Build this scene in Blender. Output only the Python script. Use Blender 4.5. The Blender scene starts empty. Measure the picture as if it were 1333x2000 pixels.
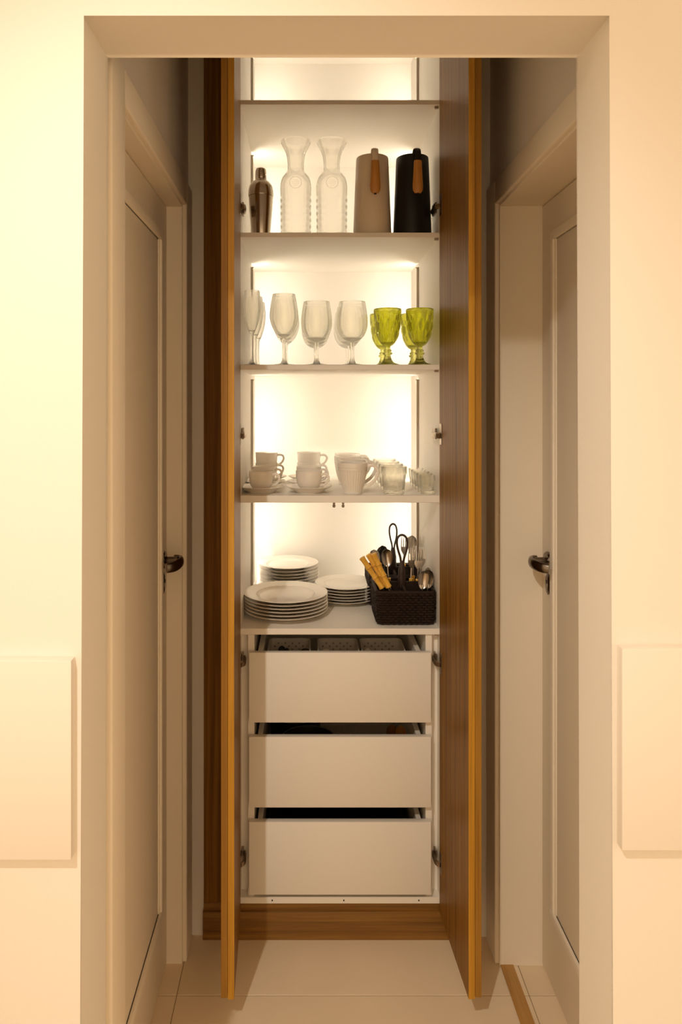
import bpy, bmesh, math, random
from mathutils import Vector, Matrix
random.seed(7)
PI = math.pi
sc = bpy.context.scene
COL = sc.collection

# ------------------------------------------------------------------ camera
CAM_H = 1.55                      # camera 1.55 m above the floor, looking straight along +Y
FPX = 1392.0                      # focal length in pixels of the 1333 x 2000 frame
cam_d = bpy.data.cameras.new('camera')
cam = bpy.data.objects.new('camera', cam_d); COL.objects.link(cam)
cam.location = (0, 0, CAM_H); cam.rotation_euler = (PI / 2, 0, 0)
cam_d.sensor_fit = 'AUTO'; cam_d.sensor_width = 36.0
cam_d.lens = FPX * 36.0 / 2000.0
cam_d.shift_x = (666.5 - 600.0) / 2000.0
cam_d.shift_y = (783.0 - 1000.0) / 2000.0
cam_d.clip_start = 0.02
sc.camera = cam

# ------------------------------------------------------------------ world, lights, exposure
w = bpy.data.worlds.new('world'); sc.world = w; w.use_nodes = True
w.node_tree.nodes['Background'].inputs[0].default_value = (1.0, 0.72, 0.45, 1)
w.node_tree.nodes['Background'].inputs[1].default_value = 1.32
sc.view_settings.view_transform = 'Standard'
sc.view_settings.look = 'None'
sc.view_settings.gamma = 1.0
sc.view_settings.exposure = 0.10
sc.view_settings.use_curve_mapping = False
sc.cycles.use_denoising = True
sc.cycles.max_bounces = 32
sc.cycles.diffuse_bounces = 6
sc.cycles.transmission_bounces = 28
sc.cycles.transparent_max_bounces = 24
sc.cycles.sample_clamp_indirect = 6.0
LAMP_COL = (1.0, 0.92, 0.80)
LED_COL = (1.0, 0.89, 0.73)
CEIL = 2.80
MAIN_POS = (-0.62, -0.35, CEIL - 0.012)
MAIN_W = 105.0
MAIN_AIM = (0.24, 2.05, 0.50)
LED_STRENGTH = 90.0

# ------------------------------------------------------------------ materials
def lin(c):
    return tuple(((v / 255) / 12.92 if v / 255 <= 0.04045 else ((v / 255 + 0.055) / 1.055) ** 2.4) for v in c)

def mat(name, col, rough=0.5, metal=0.0, spec=0.5, bump=None, trans=0.0, ior=1.45, coat=0.0, noise=None):
    m = bpy.data.materials.new(name); m.use_nodes = True
    nt = m.node_tree; b = nt.nodes['Principled BSDF']
    b.inputs['Base Color'].default_value = (*col, 1)
    b.inputs['Roughness'].default_value = rough
    b.inputs['Metallic'].default_value = metal
    b.inputs['Specular IOR Level'].default_value = spec
    b.inputs['Transmission Weight'].default_value = trans
    b.inputs['IOR'].default_value = ior
    b.inputs['Coat Weight'].default_value = coat
    if bump or noise:
        tc = nt.nodes.new('ShaderNodeTexCoord')
    if bump:
        sca, dist, stre = bump
        n = nt.nodes.new('ShaderNodeTexNoise'); n.inputs['Scale'].default_value = sca
        n.inputs['Detail'].default_value = 3
        bp = nt.nodes.new('ShaderNodeBump'); bp.inputs['Distance'].default_value = dist
        bp.inputs['Strength'].default_value = stre
        nt.links.new(tc.outputs['Object'], n.inputs['Vector'])
        nt.links.new(n.outputs['Fac'], bp.inputs['Height'])
        nt.links.new(bp.outputs['Normal'], b.inputs['Normal'])
    if noise:
        sca, amt = noise
        n2 = nt.nodes.new('ShaderNodeTexNoise'); n2.inputs['Scale'].default_value = sca
        n2.inputs['Detail'].default_value = 4
        r = nt.nodes.new('ShaderNodeValToRGB')
        r.color_ramp.elements[0].position = 0.3; r.color_ramp.elements[1].position = 0.7
        r.color_ramp.elements[0].color = (*[v * (1 - amt) for v in col], 1)
        r.color_ramp.elements[1].color = (*[min(1, v * (1 + amt)) for v in col], 1)
        nt.links.new(tc.outputs['Object'], n2.inputs['Vector'])
        nt.links.new(n2.outputs['Fac'], r.inputs['Fac'])
        nt.links.new(r.outputs['Color'], b.inputs['Base Color'])
    return m

def wood(name, dark, mid, light, scale, rough=0.38, spec=0.5):
    m = bpy.data.materials.new(name); m.use_nodes = True
    nt = m.node_tree; b = nt.nodes['Principled BSDF']; L = nt.links
    tc = nt.nodes.new('ShaderNodeTexCoord'); mp = nt.nodes.new('ShaderNodeMapping')
    mp.inputs['Scale'].default_value = scale
    n1 = nt.nodes.new('ShaderNodeTexNoise'); n1.inputs['Scale'].default_value = 1.0
    n1.inputs['Detail'].default_value = 6; n1.inputs['Roughness'].default_value = 0.65
    n1.inputs['Distortion'].default_value = 0.6
    r = nt.nodes.new('ShaderNodeValToRGB'); e = r.color_ramp.elements
    e[0].position = 0.28; e[0].color = (*dark, 1)
    e[1].position = 0.72; e[1].color = (*light, 1)
    k = r.color_ramp.elements.new(0.5); k.color = (*mid, 1)
    L.new(tc.outputs['Object'], mp.inputs['Vector']); L.new(mp.outputs['Vector'], n1.inputs['Vector'])
    L.new(n1.outputs['Fac'], r.inputs['Fac']); L.new(r.outputs['Color'], b.inputs['Base Color'])
    bp = nt.nodes.new('ShaderNodeBump'); bp.inputs['Distance'].default_value = 0.0004
    bp.inputs['Strength'].default_value = 0.5
    L.new(n1.outputs['Fac'], bp.inputs['Height']); L.new(bp.outputs['Normal'], b.inputs['Normal'])
    b.inputs['Roughness'].default_value = rough
    b.inputs['Specular IOR Level'].default_value = spec
    return m

def emis(name, col, s):
    m = bpy.data.materials.new(name); m.use_nodes = True
    nt = m.node_tree; nt.nodes.remove(nt.nodes['Principled BSDF'])
    e = nt.nodes.new('ShaderNodeEmission'); e.inputs[0].default_value = (*col, 1); e.inputs[1].default_value = s
    nt.links.new(e.outputs[0], nt.nodes['Material Output'].inputs[0])
    return m

def glass(name, col, ior=1.33, thin=(.997, .997, .99), fac=0.35):
    m = bpy.data.materials.new(name); m.use_nodes = True
    nt = m.node_tree; nt.nodes.remove(nt.nodes['Principled BSDF'])
    g = nt.nodes.new('ShaderNodeBsdfGlass'); g.inputs['Color'].default_value = (*col, 1)
    g.inputs['Roughness'].default_value = 0.0; g.inputs['IOR'].default_value = ior
    t = nt.nodes.new('ShaderNodeBsdfTransparent'); t.inputs['Color'].default_value = (*thin, 1)
    x = nt.nodes.new('ShaderNodeMixShader'); x.inputs[0].default_value = fac
    nt.links.new(g.outputs[0], x.inputs[1]); nt.links.new(t.outputs[0], x.inputs[2])
    nt.links.new(x.outputs[0], nt.nodes['Material Output'].inputs[0])
    return m

M = {}
M['wall'] = mat('wall_paint', (0.80, 0.765, 0.70), 0.85, spec=0.2, bump=(320, 0.0006, 0.35))
M['ceiling'] = mat('ceiling_paint', (0.82, 0.77, 0.68), 0.9, spec=0.2)
M['panel'] = mat('panel_paint', (0.80, 0.755, 0.68), 0.6, spec=0.3)
M['door_paint'] = mat('door_lacquer', (0.84, 0.765, 0.64), 0.5, spec=0.35, bump=(500, 0.0004, 0.25))
M['laminate'] = mat('white_laminate', (0.84, 0.80, 0.73), 0.42, spec=0.4, bump=(700, 0.0002, 0.2))
M['tile'] = mat('cream_tile', (0.82, 0.68, 0.49), 0.42, spec=0.35, noise=(2.5, 0.05))
M['grout'] = mat('grout', (0.36, 0.28, 0.18), 0.9)
W_D, W_M, W_L = (0.115, 0.048, 0.007), (0.215, 0.098, 0.014), (0.33, 0.165, 0.028)
M['wood_v'] = wood('walnut_vertical', W_D, W_M, W_L, (70, 70, 1.6), 0.42, 0.12)
M['wood_h'] = wood('walnut_horizontal', W_D, W_M, W_L, (1.6, 70, 60), 0.4)
M['edge'] = wood('oak_edging', (0.36, 0.17, 0.014), (0.52, 0.26, 0.020), (0.60, 0.31, 0.030), (90, 90, 2.0), 0.45)
M['edge_dark'] = wood('walnut_edging', (0.22, 0.10, 0.012), (0.34, 0.165, 0.018), (0.42, 0.21, 0.028), (90, 90, 2.0), 0.45)
M['oak_strip'] = wood('oak_strip', (0.42, 0.21, 0.05), (0.52, 0.28, 0.07), (0.6, 0.34, 0.1), (60, 2, 60), 0.45)
M['steel'] = mat('brushed_steel', (0.55, 0.50, 0.44), 0.26, metal=1.0)
M['shaker'] = mat('polished_steel', (0.60, 0.53, 0.45), 0.16, metal=1.0)
M['nickel'] = mat('dark_nickel', (0.20, 0.17, 0.14), 0.24, metal=1.0)
M['hinge'] = mat('hinge_nickel', (0.36, 0.29, 0.22), 0.32, metal=1.0)
M['led_body'] = mat('led_profile_plastic', (0.42, 0.36, 0.28), 0.5)
M['led'] = emis('led_diffuser', LED_COL, LED_STRENGTH)
M['lamp_disc'] = emis('lamp_disc', LAMP_COL, 8.0)
M['china'] = mat('white_china', (0.84, 0.79, 0.71), 0.14, spec=0.5)
M['glass'] = glass('clear_glass', (1.0, 0.998, 0.985))
M['glass_thin'] = glass('thin_clear_glass', (1.0, 0.998, 0.985), 1.25, fac=0.4)
M['green'] = glass('green_glass', (0.93, 0.935, 0.56), 1.45, (0.92, 0.93, 0.56), 0.25)
M['jug_beige'] = mat('beige_enamel', (0.78, 0.66, 0.51), 0.4)
M['jug_black'] = mat('black_enamel', (0.008, 0.008, 0.007), 0.42)
M['grip'] = wood('oiled_grip', (0.42, 0.17, 0.03), (0.52, 0.23, 0.045), (0.60, 0.29, 0.07), (40, 40, 6), 0.4)
M['black'] = mat('black_plastic', (0.01, 0.009, 0.008), 0.4)
M['wicker'] = mat('dark_wicker', (0.018, 0.009, 0.005), 0.65, spec=0.25, noise=(160, 0.5))
M['leather'] = mat('brown_wrap', (0.030, 0.014, 0.008), 0.5, bump=(300, 0.0008, 0.5))
M['bamboo'] = mat('yellow_bamboo', (0.74, 0.42, 0.06), 0.3, noise=(60, 0.2))
M['bamboo_node'] = mat('bamboo_node', (0.42, 0.20, 0.03), 0.4)
M['plastic'] = mat('frosted_plastic', (0.74, 0.69, 0.63), 0.35)
M['hole_dark'] = mat('painted_hole_dark', (0.40, 0.35, 0.30), 0.7)  # dark seen through the tray holes, put into a grey colour
M['pot'] = mat('dark_nonstick', (0.012, 0.012, 0.013), 0.45)
M['pot_rim'] = mat('pot_rim', (0.55, 0.5, 0.43), 0.3, metal=1.0)
M['wood_small'] = wood('olive_wood', (0.16, 0.06, 0.015), (0.32, 0.14, 0.035), (0.48, 0.24, 0.07), (30, 30, 8), 0.5)

# ------------------------------------------------------------------ mesh helpers
def new(): return bmesh.new()

def box(bm, x0, x1, y0, y1, z0, z1, bev=0.0, seg=2):
    r = bmesh.ops.create_cube(bm, size=1.0)
    vs = r['verts']
    for v in vs:
        v.co = Vector((x0 + (v.co.x + .5) * (x1 - x0), y0 + (v.co.y + .5) * (y1 - y0), z0 + (v.co.z + .5) * (z1 - z0)))
    if bev > 0:
        es = list({e for v in vs for e in v.link_edges})
        bmesh.ops.bevel(bm, geom=es, offset=bev, offset_type='OFFSET', segments=seg, profile=0.5, affect='EDGES')
    return bm

def lathe(bm, prof, seg=36, rf=None, cx=0.0, cy=0.0):
    rings = []
    for i, (r, z) in enumerate(prof):
        if r < 1e-6:
            rings.append([bm.verts.new((cx, cy, z))])
        else:
            ring = []
            for k in range(seg):
                a = 2 * PI * k / seg
                rr = rf(r, z, a, i) if rf else r
                ring.append(bm.verts.new((cx + rr * math.cos(a), cy + rr * math.sin(a), z)))
            rings.append(ring)
    for a, b in zip(rings[:-1], rings[1:]):
        for k in range(seg):
            k2 = (k + 1) % seg
            if len(a) == 1 and len(b) == 1: continue
            if len(a) == 1: bm.faces.new((a[0], b[k2], b[k]))
            elif len(b) == 1: bm.faces.new((a[k], a[k2], b[0]))
            else: bm.faces.new((a[k], a[k2], b[k2], b[k]))
    return bm

def tube(bm, pts, rad, seg=8, closed=False, sx=1.0, sy=1.0, up=None):
    pts = [Vector(p) for p in pts]; n = len(pts)
    rads = rad if isinstance(rad, (list, tuple)) else [rad] * n
    rings = []; ref = Vector(up) if up else None
    for i, p in enumerate(pts):
        a = pts[(i - 1) % n] if (closed or i > 0) else p
        b = pts[(i + 1) % n] if (closed or i < n - 1) else p
        t = (b - a).normalized()
        if ref is None:
            ref = Vector((0, 0, 1)) if abs(t.z) < 0.9 else Vector((0, 1, 0))
        u = (ref - t * ref.dot(t)).normalized(); v = t.cross(u)
        if up is None: ref = u
        ring = []
        for k in range(seg):
            th = 2 * PI * k / seg
            ring.append(bm.verts.new(p + rads[i] * (sx * math.cos(th) * u + sy * math.sin(th) * v)))
        rings.append(ring)
    m = n if closed else n - 1
    for i in range(m):
        A, B = rings[i], rings[(i + 1) % n]
        for k in range(seg):
            k2 = (k + 1) % seg
            bm.faces.new((A[k], A[k2], B[k2], B[k]))
    if not closed:
        bm.faces.new(list(reversed(rings[0]))); bm.faces.new(rings[-1])
    return bm

def arc(cx, cy, r, a0, a1, n):
    return [(cx + r * math.cos(a0 + (a1 - a0) * i / n), cy + r * math.sin(a0 + (a1 - a0) * i / n)) for i in range(n + 1)]

def spline(pts, n=8):
    P = [Vector(p) for p in pts]; out = []
    for i in range(len(P) - 1):
        p0 = P[max(i - 1, 0)]; p1 = P[i]; p2 = P[i + 1]; p3 = P[min(i + 2, len(P) - 1)]
        for k in range(n):
            t = k / n
            out.append(0.5 * ((2 * p1) + (p2 - p0) * t + (2 * p0 - 5 * p1 + 4 * p2 - p3) * t * t + (3 * p1 - p0 - 3 * p2 + p3) * t ** 3))
    out.append(P[-1]); return out

def sp2(pts, n=6):
    return [(v.x, v.y) for v in spline([(a, b, 0) for a, b in pts], n)]

def obj(name, bm, m, parent=None, rel=None, ang=35, recalc=True):
    if recalc: bmesh.ops.recalc_face_normals(bm, faces=bm.faces)
    if rel: bmesh.ops.translate(bm, verts=bm.verts, vec=(-rel[0], -rel[1], -rel[2]))
    me = bpy.data.meshes.new(name); bm.to_mesh(me); bm.free()
    for p in me.polygons: p.use_smooth = True
    me.set_sharp_from_angle(angle=math.radians(ang))
    me.materials.append(M[m])
    o = bpy.data.objects.new(name, me); COL.objects.link(o)
    if parent: o.parent = parent
    return o

def tag(o, label=None, cat=None, group=None, kind=None):
    if label: o['label'] = label
    if cat: o['category'] = cat
    if group: o['group'] = group
    if kind: o['kind'] = kind
    return o

def thing(name, label, cat, loc=(0, 0, 0), rot=(0, 0, 0), group=None, kind=None):
    o = bpy.data.objects.new(name, None); COL.objects.link(o)
    o.location = loc; o.rotation_euler = rot; o.empty_display_size = 0.03
    return tag(o, label, cat, group, kind)

def dup(root, loc, rot=None, label=None, group=None):
    def cp(o, par):
        c = o.copy(); COL.objects.link(c); c.parent = par
        for ch in o.children: cp(ch, c)
        return c
    kids = list(root.children)
    r = root.copy(); COL.objects.link(r)
    for ch in kids: cp(ch, r)
    r.location = loc
    if rot is not None: r.rotation_euler = rot
    if label: r['label'] = label
    if group: r['group'] = group
    return r

def struct(name, bm, m, label):
    return tag(obj(name, bm, m), label, name.split('_')[0], kind='structure')

ORD = ['topmost', 'second from the top', 'third from the top', 'fourth from the top', 'fifth from the top',
       'sixth from the top', 'seventh from the top', 'eighth from the top', 'ninth from the top']

# ------------------------------------------------------------------ the setting
YF, YB = 1.06, 1.19            # wall with the opening: front and back face
HZ = 2.127                     # underside of the opening's head
OXL, OXR = -0.336, 0.454       # the opening's sides
WXL, WXR = -0.345, 0.530       # side walls of the passage
YC = 2.05                      # front of the cabinet
RX, RY = 2.6, -3.2             # the room in front of the opening

# floor: grout bed with tiles
bm = new(); box(bm, -RX, RX, RY, 2.75, -0.05, -0.0015)
floor = struct('floor', bm, 'grout', 'cream tiled floor of the room and passage')
TW, TD = 0.92, 0.62
tile_me = {}
def tile(x0, x1, y0, y1):
    key = (round(x1 - x0, 4), round(y1 - y0, 4))
    cx, cy = (x0 + x1) / 2, (y0 + y1) / 2
    if key not in tile_me:
        bm = new(); hx, hy = key[0] / 2 - 0.001, key[1] / 2 - 0.001
        box(bm, -hx, hx, -hy, hy, -0.01, 0.0, 0.0008, 1)
        t = obj('tile', bm, 'tile', floor); tile_me[key] = t.data
    else:
        t = bpy.data.objects.new('tile', tile_me[key]); COL.objects.link(t); t.parent = floor
    t.location = (cx, cy, 0)
xs = sorted({-RX, RX} | {-0.34 + k * TW for k in range(-3, 4) if -RX < -0.34 + k * TW < RX})
ys = sorted({RY, 2.75} | {1.858 + k * TD for k in range(-8, 3) if RY < 1.858 + k * TD < 2.75})
for a, b in zip(xs[:-1], xs[1:]):
    for c, d in zip(ys[:-1], ys[1:]): tile(a, b, c, d)

bm = new(); box(bm, -RX - .1, RX + .1, RY - .1, 2.8, CEIL, CEIL + 0.08)
struct('ceiling', bm, 'ceiling', 'plain cream ceiling above room and passage')

bm = new()      # one wall with a rectangular opening
def ring_wall(bm):
    out = [(-RX, 0), (OXL, 0), (OXL, HZ), (OXR, HZ), (OXR, 0), (RX, 0), (RX, CEIL), (-RX, CEIL)]
    f = [bm.verts.new((x, YF, z)) for x, z in out]; b = [bm.verts.new((x, YB, z)) for x, z in out]
    bm.faces.new(f); bm.faces.new(list(reversed(b)))
    for i in range(8):
        j = (i + 1) % 8; bm.faces.new((f[i], b[i], b[j], f[j]))
    es = [e for e in bm.edges if abs(e.verts[0].co.y - e.verts[1].co.y) < 1e-6 and all(OXL - .01 < v.co.x < OXR + .01 for v in e.verts)]
    bmesh.ops.bevel(bm, geom=es, offset=0.004, segments=3, profile=0.5, affect='EDGES')
ring_wall(bm)
struct('wall_front', bm, 'wall', 'cream plastered wall with the wide rectangular opening')

# passage side walls with door openings
def side_wall(name, x0, x1, ya, yb, zt, label):
    bm = new()
    pts = [(YB, 0), (ya, 0), (ya, zt), (yb, zt), (yb, 0), (2.18, 0), (2.18, CEIL), (YB, CEIL)]
    f = [bm.verts.new((x0, y, z)) for y, z in pts]; b = [bm.verts.new((x1, y, z)) for y, z in pts]
    bm.faces.new(f); bm.faces.new(list(reversed(b)))
    for i in range(8):
        j = (i + 1) % 8; bm.faces.new((f[i], b[i], b[j], f[j]))
    return struct(name, bm, 'wall', label)
DL0, DL1 = 1.310, 1.962          # clear door opening in the passage walls, along Y
DR0, DR1 = 1.265, 1.955
DZ = 2.085
side_wall('wall_left', WXL, WXL - 0.14, DL0 - .028, DL1 + .028, DZ + .028, 'passage wall holding the door whose lever lies against the wooden edge')
side_wall('wall_right', WXR, WXR + 0.20, DR0 - .028, DR1 + .028, DZ + .028, 'passage wall holding the deep set door beside the wooden floor strip')
# end of the passage: stubs beside the cabinet
bm = new(); box(bm, WXL, -0.297, 2.068, 2.18, 0, CEIL); struct('wall_end_1', bm, 'wall', 'narrow wall strip between passage door casing and dark cabinet filler')
bm = new(); box(bm, 0.445, WXR, 2.062, 2.18, 0, CEIL); struct('wall_end_2', bm, 'wall', 'narrow shaded wall strip behind the open cabinet door')
bm = new(); box(bm, WXL, WXR, 2.66, 2.74, 0, CEIL); struct('wall_niche', bm, 'wall', 'wall behind the built-in cabinet')

# oak strip in the doorway
bm = new(); box(bm, 0.531, 0.567, 1.20, 1.985, -0.001, 0.004, 0.002)
tag(obj('trim_1', bm, 'oak_strip'), 'flat orange oak threshold strip along the deep doorway', 'trim', kind='structure')

# ------------------------------------------------------------------ the two passage doors
def passage_door(name, side, wx, fx, y0, y1, label):
    """side -1: wall at negative X, face looks to +X; fx = face of the leaf, wx = wall surface"""
    s = side
    d = thing(name, label, 'door', (fx, (y0 + y1) / 2, 0), kind='structure')
    R = d.location
    def bx(bm, xa, xb, *r, **k): box(bm, min(xa, xb), max(xa, xb), *r, **k)
    # leaf
    bm = new(); bx(bm, fx, fx + s * .035, y0 + .003, y1 - .003, 0.008, DZ - .003, bev=0.002)
    leaf = obj('leaf', bm, 'door_paint', d, R)
    # raised moulding frame of the panel
    pa, pb, za, zb = y0 + .085, y1 - .085, 0.195, 1.995
    for (ya, yb_, z0, z1) in ((pa, pb, za, za + .026), (pa, pb, zb - .026, zb), (pa, pa + .026, za + .024, zb - .024), (pb - .026, pb, za + .024, zb - .024)):
        bm = new(); bx(bm, fx + s * .004, fx - s * .009, ya, yb_, z0, z1, bev=0.004, seg=3)
        bx(bm, fx + s * .004, fx - s * .004, ya - .006 if yb_ - ya < .05 else ya, yb_ + .006 if yb_ - ya < .05 else yb_, z0, z1, bev=0.002, seg=2)
        obj('panel_moulding', bm, 'door_paint', leaf, R)
    # jambs
    cw = 0.013
    for (ya, yb_, z0, z1) in ((y0 - .027, y0, 0, DZ), (y1, y1 + .027, 0, DZ), (y0 - .027, y1 + .027, DZ, DZ + .027)):
        bm = new(); bx(bm, wx - s * .001, fx + s * .05, ya, yb_, z0, z1, bev=0.001, seg=1)
        obj('jamb', bm, 'door_paint', d, R)
    # stop behind leaf edge
    # casing boards
    for (ya, yb_, z0, z1) in ((y0 - .096, y0 - .006, 0, DZ + .072), (y1 + .006, y1 + .098, 0, DZ + .072), (y0 - .006, y1 + .006, DZ + .006, DZ + .072)):
        bm = new(); bx(bm, wx + s * .001, wx - s * cw, ya, yb_, z0, z1, bev=0.004, seg=3)
        obj('casing', bm, 'door_paint', d, R)
    # lever handle
    hy, hz = y1 - .055, 1.124
    h = None
    bm = new()
    lathe(bm, [(0, 0), (.024, 0), (.025, .003), (.022, .008), (.012, .009), (0.0095, .012), (.0095, .040), (0, .040)], 24)
    rot = Matrix.Rotation(-s * PI / 2, 4, 'Y')
    bmesh.ops.transform(bm, matrix=Matrix.Translation((fx, hy, hz)) @ rot, verts=bm.verts)
    h = obj('handle', bm, 'nickel', leaf, R)
    bm = new()
    X = lambda k: fx - s * k
    pts = spline([(X(.030), hy + .008, hz), (X(.044), hy + .002, hz), (X(.0515), hy - .016, hz), (X(.0500), hy - .042, hz - .001), (X(.0405), hy - .064, hz - .003), (X(.0250), hy - .076, hz - .004)], 5)
    n = len(pts)
    rads = [0.0125 + .002 * math.sin(PI * i / n) for i in range(n)]
    tube(bm, pts, rads, 16, sx=1.0, sy=0.55, up=(0, 0, 1))
    obj('lever', bm, 'nickel', h, R)
    bm = new()      # oval keyhole plate
    lathe(bm, [(0, 0), (.014, 0), (.0145, .003), (.011, .006), (0, .006)], 20)
    bmesh.ops.scale(bm, vec=(2.0, 1, 1), verts=bm.verts)
    bmesh.ops.transform(bm, matrix=Matrix.Translation((fx, hy, hz - .062)) @ rot, verts=bm.verts)
    k = obj('keyhole_plate', bm, 'nickel', leaf, R)
    bm = new(); lathe(bm, [(0, .005), (.005, .005), (.005, .0072), (0, .0072)], 12)
    bmesh.ops.transform(bm, matrix=Matrix.Translation((fx, hy, hz - .056)) @ rot, verts=bm.verts)
    obj('keyhole', bm, 'black', k, R)
    return d
passage_door('door_1', -1, WXL, -0.386, DL0, DL1, 'cream panelled door set shallow in its casing beside the dark cabinet filler')
passage_door('door_2', 1, WXR, 0.645, DR0, DR1, 'cream panelled door set deep in its jamb above the oak strip')

# ------------------------------------------------------------------ wall panels on the front wall
for nm, x0, x1, z0, z1, lab in (('wall_panel', -0.95, -0.345, 0.878, 1.170, 'flat cream rectangular wall panel on the brightly lit side of the opening'),
                                ('wall_panel', 0.461, 1.06, 0.892, 1.188, 'flat beige rectangular wall panel on the dimmer side of the opening')):
    bm = new(); box(bm, x0, x1, YF - .018, YF + .002, z0, z1, 0.002)
    tag(obj(nm, bm, 'panel'), lab, 'panel', 'flat panels on the front wall')

# ------------------------------------------------------------------ built-in cabinet
IXL, IXR = -0.1914, 0.3814
YBK = 2.605
PT = 0.018
cab = thing('tall_cabinet', 'tall built-in cupboard with open wooden doors and lit white shelves', 'cabinet', (0.095, 2.33, 0))
RC = cab.location
def cpart(name, m, fn, parent=None, ang=35):
    bm = new(); fn(bm); return obj(name, bm, m, parent or cab, RC, ang)
ZB0, ZB1 = 0.104, 0.122          # bottom board
CT = 2.782
cpart('side_panel', 'laminate', lambda b: box(b, IXL - PT, IXL, YC, YBK + .006, ZB0, CEIL - .001, .0006, 1))
cpart('side_panel', 'laminate', lambda b: box(b, IXR, IXR + PT, YC, YBK + .006, ZB0, CEIL - .001, .0006, 1))
cpart('back_panel', 'laminate', lambda b: box(b, IXL - .001, IXR + .001, YBK, YBK + .010, ZB0, CEIL - .001))
cpart('top_panel', 'laminate', lambda b: box(b, IXL - .0005, IXR + .0005, YC, YBK, CT, CEIL - .001))
bottom = cpart('bottom_panel', 'laminate', lambda b: box(b, IXL - .0005, IXR + .0005, YC, YBK, ZB0, ZB1, .0006, 1))
for px in (0.5 - 0.60, 0.106, 0.322):
    bm = new(); lathe(bm, [(0, 0), (.0022, 0), (.0022, .0012), (0, .0012)], 10)
    bmesh.ops.transform(bm, matrix=Matrix.Translation((px, YC + .0002, 0.1135)) @ Matrix.Rotation(PI / 2, 4, 'X'), verts=bm.verts)
    obj('screw', bm, 'black', bottom, RC)
SHELF = [0.8947, 1.2776, 1.6546, 2.0345, 2.4160]
STH = [0.0175, 0.0205, 0.0150, 0.0130, 0.0130]
for zt, th in zip(SHELF, STH):
    sh = cpart('shelf', 'laminate', lambda b: box(b, IXL - .0004, IXR + .0004, YC + .001, YBK + .001, zt - th, zt, .0008, 1))
    if abs(zt - 1.2776) < 1e-4:
        for px in (0.0785, 0.1050):
            bm = new(); lathe(bm, [(0, 0), (.0035, 0), (.0035, -.006), (.0028, -.0065), (.0028, -.0085), (.0042, -.009), (.0042, -.014), (.003, -.0165), (0, -.0168)], 14)
            bmesh.ops.translate(bm, verts=bm.verts, vec=(px, YC + .02, zt - th))
            obj('connector_bolt', bm, 'hinge', sh, RC)
    else:
        bm = new(); box(bm, IXR - .012, IXR, YC + .012, YC + .022, zt - th - .006, zt - th, .001, 1)
        obj('shelf_pin', bm, 'hinge', sh, RC)
# LED profiles on both sides of each bay above the worktop
bays = [(SHELF[0], SHELF[1] - STH[1]), (SHELF[1], SHELF[2] - STH[2]), (SHELF[2], SHELF[3] - STH[3]), (SHELF[3], SHELF[4] - STH[4]), (SHELF[4], CT)]
LY = 2.425
for i, (za, zb) in enumerate(bays):
    zt = zb - (0.02 if i < 4 else 0.06)
    for s, x in ((1, IXL), (-1, IXR)):
        xa, xb = sorted((x, x + s * .008))
        led = cpart('led_strip', 'led_body', lambda b: box(b, xa, xb, LY, LY + .006, za, zt, .0005, 1))
        bm = new(); box(bm, *sorted((x, x + s * .010)), LY - .001, LY + .012, zt, zt + .004, .0005, 1)
        obj('end_cap', bm, 'led_body', led, RC)
        bm = new()
        box(bm, *sorted((x + s * .0005, x + s * .0056)), LY + .006, LY + .0105, za + .004, zt - .002)
        obj('diffuser', bm, 'led', led, RC)
# filler, plinth
cpart('filler_panel', 'wood_v', lambda b: box(b, -0.298, IXL - PT - .001, YC + .006, YC + .05, 0.085, CEIL - .001, .001, 1))
cpart('filler_panel', 'wood_v', lambda b: box(b, IXR + PT + .001, 0.446, YC + .006, YC + .05, 0.085, CEIL - .001, .001, 1))
cpart('plinth_rail', 'wood_h', lambda b: box(b, -0.298, 0.446, YC + .004, YC + .03, 0.080, ZB0, .001, 1))
cpart('plinth', 'wood_h', lambda b: box(b, -0.300, 0.446, YC - .002, YC + .02, 0.0, 0.082, .0015, 2))
# vertical fillers beside the drawer carcass
CXL, CXR = -0.1705, 0.3612
for xa, xb in ((IXL, CXL), (CXR, IXR)):
    cpart('drawer_filler', 'laminate', lambda b: box(b, xa, xb, YC + .035, YC + .05, ZB1, SHELF[0] - STH[0]))
for xa, xb in ((CXL, CXL + .0185), (CXR - .0185, CXR)):
    cpart('drawer_side_panel', 'laminate', lambda b: box(b, xa, xb, YC + .008, YBK, ZB1, SHELF[0] - STH[0], .0006, 1))
# drawers: low fronts with open finger gaps
DXL, DXR = -0.1660, 0.3553
for z0, z1 in ((0.630, 0.8297), (0.3870, 0.5890), (0.1375, 0.3456)):
    f = cpart('drawer', 'laminate', lambda b: box(b, DXL, DXR, YC - .012, YC + .006, z0, z1, .001, 2))
    for xa in (-0.1425, 0.3165):
        cpart('drawer_side', 'laminate', lambda b: box(b, xa, xa + .0145, YC + .006, 2.52, z0 + .012, z1 - .006, .001, 1), f)
    cpart('drawer_back', 'laminate', lambda b: box(b, -0.128, 0.3165, 2.505, 2.52, z0 + .012, z1 - .012), f)
    cpart('drawer_base', 'laminate', lambda b: box(b, -0.128, 0.3165, YC + .006, 2.505, z0 + .014, z0 + .022), f)
    for xa, xb in ((-0.1525, -0.1425), (0.331, 0.3430)):
        cpart('runner', 'hinge', lambda b: box(b, xa, xb, YC + .02, 2.50, z0 + .02, z0 + .045, .001, 1), f)

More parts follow.
